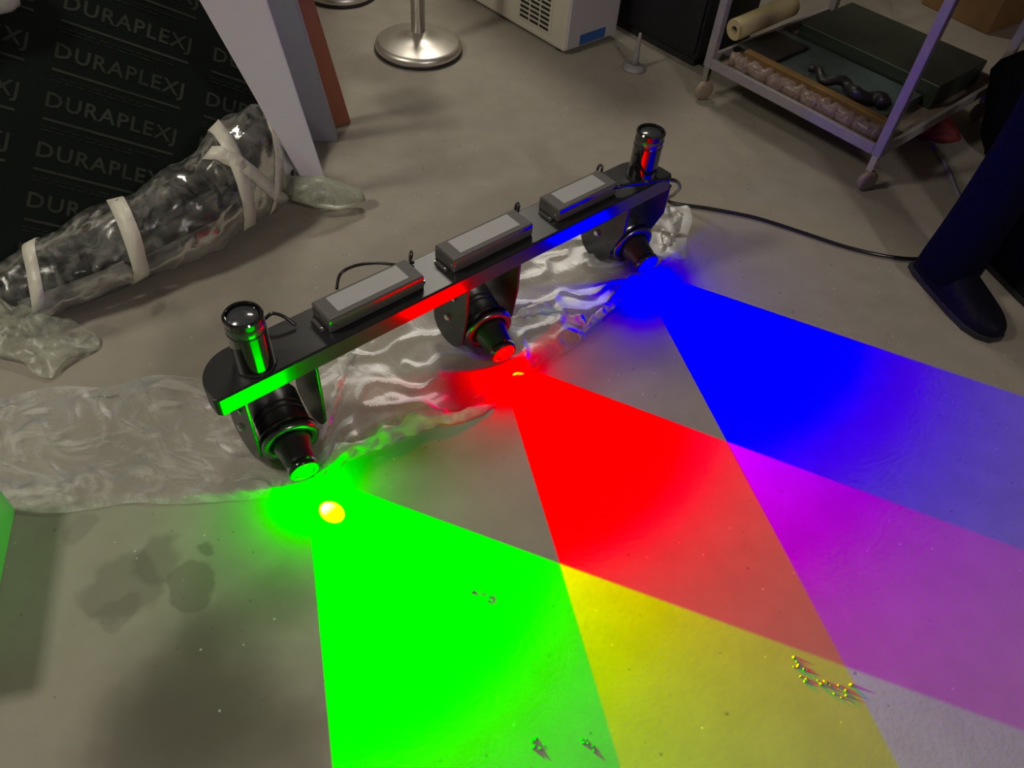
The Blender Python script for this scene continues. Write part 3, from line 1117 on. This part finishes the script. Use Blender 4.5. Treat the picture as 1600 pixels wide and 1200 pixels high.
# local frame: x = u (away), y = -w (towards the left end), origin at near right corner
for (x, y) in ((0, 0), (0, CW - T), (CD - T, 0), (CD - T, CW - T)):
    obj('post', box((x, y, ZR), (x + T, y + T, 0.86)), 'cart', cart, bevel=.003)
    cast = obj('castor_fork', box((x + .004, y + .004, .070), (x + T - .004, y + T - .004, ZR)), 'steel', cart, bevel=.002)
    obj('wheel', add_lathe(bmesh.new(), [(0, -.012), (.026, -.012), (.034, -.009), (.036, 0), (.034, .009), (.026, .012), (0, .012)], 24, (x + T / 2, y + T / 2 - .006, .0365), (.35, 1, 0)), 'wheel', cast, smooth=True)
for zt, nm in ((ZR, 'lower'), (0.80, 'upper')):
    for lo, hi in (((0, T, zt), (T * .5, CW - T, zt + .036)), ((CD - T * .5, T, zt), (CD, CW - T, zt + .036)),
                   ((T, 0, zt), (CD - T, T * .5, zt + .036)), ((T, CW - T * .5, zt), (CD - T, CW, zt + .036))):
        obj('rail', box(lo, hi), 'cart', cart, bevel=.003)
    obj('tray', box((T * .5, T * .5, zt + .004), (CD - T * .5, CW - T * .5, zt + .010)), 'cart_in', cart)
zt = ZR + .0105


def cpt(x, y, z):
    return cart.matrix_basis @ Vector((x, y, z))


def in_cart(name, bm, mat, label, cat, bevel=0.0, smooth=False):
    o = obj(name, bm, mat, None, smooth, bevel)
    o.matrix_world = cart.matrix_basis
    return tag(o, label, cat)


b = bmesh.new()
n_ = 60
add_tube(b, [Vector((.054 + .006 * math.sin(i * .9), .05 + (CW - .12) * i / n_, zt + .030)) for i in range(n_ + 1)], lambda t: .020 + .008 * abs(math.sin(t * 40)) + .004 * math.sin(t * 113), 14)
in_cart('wrapped_rod', b, 'pinkwrap', 'lumpy plastic-wrapped rod lying along the near edge of the trolley tray', 'rod', smooth=True)
in_cart('wood_strip', box((.095, .04, zt), (.127, CW - .09, zt + .055)), 'plywood', 'orange-brown wooden strip lying behind the wrapped rod', 'wood', .002)
in_cart('teal_sheet', box((.140, .10, zt), (.400, CW - .05, zt + .040)), 'teal', 'flat dull teal sheet lying on the trolley tray', 'sheet', .002)
in_cart('green_sheet', box((.41, .06, zt), (.75, CW - .10, zt + .085)), 'olive', 'dark green panel lying at the back of the trolley tray', 'panel', .004)
b = bmesh.new()
add_tube(b, [Vector((.165 + .02 * math.sin(i * .5), .12 + .3 * i / 30, zt + .066 + .006 * math.sin(i * .8))) for i in range(31)], lambda t: .024 * (1 - .5 * t), 12)
in_cart('black_hose', b, 'rubber', 'black hose lying across the teal sheet on the trolley', 'hose', smooth=True)
# cardboard roll with hollow end
ra = cinv @ at(1147, 47, .215)
rbp = cinv @ at(1205, 22, .235)
rd = (rbp - ra).normalized()
roll = thing('cardboard_roll', 'short yellowish cardboard roll at the left end of the trolley', 'roll', cart.matrix_basis @ ra, rad(45))
b = add_lathe(bmesh.new(), [(.014, 0), (.036, 0), (.038, .003), (.038, .30), (.014, .30), (.014, 0)], 32, (0, 0, 0), rd)
obj('tube', b, 'kraft', roll, smooth=True).modifiers.new('split', 'EDGE_SPLIT').split_angle = rad(40)
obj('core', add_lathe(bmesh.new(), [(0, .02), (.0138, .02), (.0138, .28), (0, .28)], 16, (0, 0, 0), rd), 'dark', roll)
blk = in_cart('black_case', box((.12, CW - .20, zt + .041), (.34, CW - .045, zt + .041 + .012)), 'rubber', 'thin black case under the cardboard roll', 'case', .004)

# ------------------------------------------------------------------ clutter behind the trolley on the right
def lump(name, c, size, mat, label, cat, seed, rot=0.0, flat=0.0):
    bm = bmesh.new()
    bmesh.ops.create_icosphere(bm, subdivisions=4, radius=1)
    for v in bm.verts:
        n = 1 + .22 * noise.noise(v.co * 1.7 + Vector((seed, 0, 0))) + .10 * noise.noise(v.co * 4.5 + Vector((0, seed, 0)))
        v.co *= n
        v.co = Vector((v.co.x * size[0], v.co.y * size[1], max(v.co.z, -.72) * size[2]))
    mz = min(v.co.z for v in bm.verts)
    for v in bm.verts:
        v.co.z -= mz
    o = obj(name, bm, mat, None, True)
    o.location = c
    o.rotation_euler = (0, 0, rot)
    return tag(o, label, cat)


lump('shadow_mass', at(1600, 245), (.21, .22, .24), 'jacket', 'black lumpy sack added in place of the floor shadow behind the trousered leg', 'mass', 3.1, .3)  # black mass added where the floor lies in dark shadow
lump('red_cloth', at(1442, 208), (.11, .065, .05), 'redcloth', 'crumpled dark red cloth on the floor beside the trolley', 'cloth', 8.3, -.6)
gc = obj('grey_cable', add_tube(bmesh.new(), catmull([at(1436, 200, .06), at(1450, 212, .006), at(1462, 232, .006), at(1480, 262, .006), at(1492, 292, .006), at(1506, 318, .006), at(1540, 345, .006)], 8), .006, 10), 'cable_grey', smooth=True)
tag(gc, 'thin grey cable trailing from the red cloth towards the leg', 'cable')
bx = thing('cardboard_box', 'brown cardboard box in the dim corner beyond the trolley', 'box', at(1585, 40), rad(38))
obj('case', box((-.22, 0, 0), (.3, .35, .32)), 'plywood', bx, bevel=.004)
obj('flap', box((-.22, -.004, .318), (.3, .12, .324)), 'plywood', bx)

# ------------------------------------------------------------------ pale green box at the left edge, white roll at the top left
g0 = at(26, 795)
gdir = (at(5, 900) - g0)
ang = math.atan2(gdir.y, gdir.x)
gb_ = thing('green_box', 'pale green plastic box cut off by the left edge of the view', 'box', g0, ang)
obj('body', box((0, -.30, 0), (.34, 0, .17)), plain('pale_green_plastic', (.22, .58, .20), .4, var=.05), gb_, bevel=.006)
obj('lid', box((-.006, -.306, .17), (.346, .006, .19)), plain('pale_green_lid', (.25, .60, .23), .4, var=.05), gb_, bevel=.004)
wp = ray_plane(-12, -20, bp + bn * .07, bn)
wr = obj('white_roll', add_tube(bmesh.new(), [wp - bu * .25, wp + bu * .015, wp + bu * .04, wp + bu * .046], lambda t: (.06, .06, .05, .02)[int(round(t * 3))], 28), 'white_plastic', smooth=True)
tag(wr, 'white rounded roll end at the top left corner above the black board', 'roll')

# ------------------------------------------------------------------ chips and crumbs on the concrete
def chip(x, y, r, n, label, seed):
    rnd = random.Random(seed)
    bm = bmesh.new()
    c = at(x, y)
    for i in range(n):
        t = rnd.uniform(-1, 1)
        p = Vector((t * r + rnd.gauss(0, .15 * r), rnd.gauss(0, .2 * r) - t * r * .35, 0))
        s = rnd.uniform(.0012, .0034)
        q = [bm.verts.new((p.x + s * 1.6 * math.cos(a) * rnd.uniform(.6, 1.3), p.y + s * 1.6 * math.sin(a) * rnd.uniform(.6, 1.3), 0)) for a in (0, 1.2, 2.5, 3.8, 5.1)]
        tp = bm.verts.new((p.x, p.y, s * .8))
        for k in range(5):
            bm.faces.new((q[k], q[(k + 1) % 5], tp))
        bm.faces.new(q)
    o = obj('concrete_crumbs', bm, 'grit')
    o.location = c
    o['kind'] = 'stuff'
    return tag(o, label, 'crumbs')


chip(1288, 1066, .050, 26, 'loose concrete crumbs in the yellow overlap of green and red light', 1)
chip(755, 928, .022, 12, 'small patch of concrete crumbs in the middle of the green light', 2)
chip(918, 1162, .018, 12, 'concrete crumbs near the bottom right of the green light', 4)
chip(842, 1165, .012, 7, 'few concrete crumbs near the bottom middle of the green light', 5)


# ------------------------------------------------------------------ the person standing at the right
def skinned(name, pts, edges, mat, parent, root=0, sub=2):
    me = bpy.data.meshes.new(name)
    me.from_pydata([p[0] for p in pts], edges, [])
    o = link(name, me, None, parent)
    sk = o.modifiers.new('skin', 'SKIN')
    sk.use_smooth_shade = True
    if not me.skin_vertices:
        me.skin_vertices.new() if hasattr(me.skin_vertices, 'new') else None
    for i, p in enumerate(pts):
        r = p[1]
        me.skin_vertices[0].data[i].radius = r if isinstance(r, tuple) else (r, r)
        me.skin_vertices[0].data[i].use_root = (i == root)
    ss = o.modifiers.new('sub', 'SUBSURF')
    ss.levels = ss.render_levels = sub
    me.materials.append(M[mat])
    return o


heel, toe = at(1446, 424), at(1557, 538)
fdir = (toe - heel)
fdir.z = 0
fdir.normalize()
pang = math.atan2(fdir.y, fdir.x) - math.pi / 2          # local +y = facing
ankle = heel + fdir * .055
# local frame: x = the person's right-to-left across the view, y = facing; visible foot at x = -0.13 or +0.13
lx = Vector((math.cos(pang), math.sin(pang), 0))
side = 1 if lx.x < 0 else -1
org = ankle - lx * (side * .125)
per = thing('person', 'person in dark navy trousers and black shoes standing at the right edge', 'person', org, pang)
P = [((0, 0, .97), (.15, .11)), ((0, .0, 1.15), (.135, .10)), ((0, 0, 1.33), (.16, .11)), ((0, -.01, 1.47), (.07, .07)), ((0, .0, 1.54), (.052, .055)), ((0, .02, 1.60), (.068, .085)), ((0, .025, 1.70), (.075, .095)), ((0, .02, 1.77), (.05, .065))]
E_ = [(i, i + 1) for i in range(7)]
for s in (-1, 1):
    b = len(P)
    P += [((s * .18, -.01, 1.42), .058), ((s * .235, -.02, 1.14), .044), ((s * .245, .06, .90), .030), ((s * .245, .08, .84), (.022, .040))]
    E_ += [(2, b), (b, b + 1), (b + 1, b + 2), (b + 2, b + 3)]
    for k, (dy, ln) in enumerate(((-.030, .055), (-.010, .075), (.012, .08), (.032, .072))):
        c = len(P)
        P += [((s * .245, .085 + dy, .80), .0095), ((s * .24, .092 + dy, .80 - ln * .5), .009), ((s * .228, .095 + dy, .80 - ln), .008)]
        E_ += [(b + 3, c), (c, c + 1), (c + 1, c + 2)]
    c = len(P)
    P += [((s * .225, .125, .845), .011), ((s * .215, .140, .805), .010), ((s * .210, .142, .775), .009)]
    E_ += [(b + 3, c), (c, c + 1), (c + 1, c + 2)]
    b = len(P)
    P += [((s * .10, 0, .90), .085), ((s * .12, .015, .50), .055), ((s * .125, 0, .10), .036), ((s * .125, .05, .050), .022), ((s * .125, .15, .036), .013)]
    E_ += [(0, b), (b, b + 1), (b + 1, b + 2), (b + 2, b + 3), (b + 3, b + 4)]
skinned('body', P, E_, 'skin', per)
TP = [((0, 0, 1.00), (.165, .125)), ((0, 0, .94), (.17, .13))]
TE = [(0, 1)]
for s in (-1, 1):
    b = len(TP)
    TP += [((s * .105, 0, .86), .108), ((s * .122, .012, .50), .082), ((s * .125, .005, .22), .080), ((s * .125, .002, .085), (.086, .096)), ((s * .125, .004, .030), (.088, .100))]
    TE += [(1, b), (b, b + 1), (b + 1, b + 2), (b + 2, b + 3), (b + 3, b + 4)]
skinned('trousers', TP, TE, 'trouser', per)
JP = [((0, 0, .92), (.185, .145)), ((0, 0, 1.15), (.165, .125)), ((0, 0, 1.36), (.18, .125)), ((0, -.01, 1.47), (.085, .085))]
JE = [(0, 1), (1, 2), (2, 3)]
for s in (-1, 1):
    b = len(JP)
    JP += [((s * .19, -.01, 1.42), .075), ((s * .245, -.02, 1.14), .062), ((s * .25, .05, .91), .048)]
    JE += [(2, b), (b, b + 1), (b + 1, b + 2)]
skinned('jacket', JP, JE, 'jacket', per)
hb = bmesh.new()
bmesh.ops.create_icosphere(hb, subdivisions=4, radius=1)
for v in hb.verts:
    v.co *= 1 + .05 * noise.noise(v.co * 3)
    v.co = Vector((v.co.x * .088, v.co.y * .108 - .005, v.co.z * .095 + 1.735))
    if v.co.y > .06 and v.co.z < 1.765:
        v.co.y = .06
hb2 = obj('hair', hb, 'hair', per, True)
for s in (-1, 1):
    obj('eye', add_lathe(bmesh.new(), [(0, -.008), (.008, 0), (0, .008)], 12, (s * .031, .108, 1.665)), 'hair', per, smooth=True)
    obj('ear', add_lathe(bmesh.new(), [(0, -.03), (.012, -.015), (.014, .01), (0, .03)], 10, (s * .078, .015, 1.65)), 'skin', per, smooth=True)
obj('nose', add_lathe(bmesh.new(), [(0, -.02), (.014, -.015), (.006, .025), (0, .03)], 10, (0, .122, 1.64)), 'skin', per, smooth=True)
obj('mouth', box((-.022, .108, 1.598), (.022, .114, 1.604)), 'redcloth', per, bevel=.002)
# shoes: sole and upper
for s in (-1, 1):
    sec = [(-.085, .042, .085), (-.05, .052, .105), (.0, .056, .115), (.06, .058, .105), (.12, .062, .086), (.18, .060, .070), (.22, .046, .058), (.245, .020, .042)]
    bm = bmesh.new()
    rings = []
    for (y, hw, hh) in sec:
        rings.append([bm.verts.new((s * .125 + hw * math.cos(rad(180 * k / 10)) * (1 if k not in (0, 10) else 1.02), y, .018 + (hh - .018) * math.sin(rad(180 * k / 10)) ** .8)) for k in range(11)])
    for a, b in zip(rings, rings[1:]):
        for k in range(10):
            bm.faces.new((a[k], a[k + 1], b[k + 1], b[k]))
    bm.faces.new(rings[0])
    bm.faces.new(rings[-1])
    sh = obj('shoe', bm, 'shoe', per, True)
    sh.modifiers.new('sub', 'SUBSURF').levels = 1
    op = [(s * .125 + hw * 1.04, y) for y, hw, hh in sec] + [(s * .125 - hw * 1.04, y) for y, hw, hh in sec[::-1]]
    obj('sole', add_prism(bmesh.new(), op, 'z', 0.0, .019), 'rubber', sh, bevel=.002)
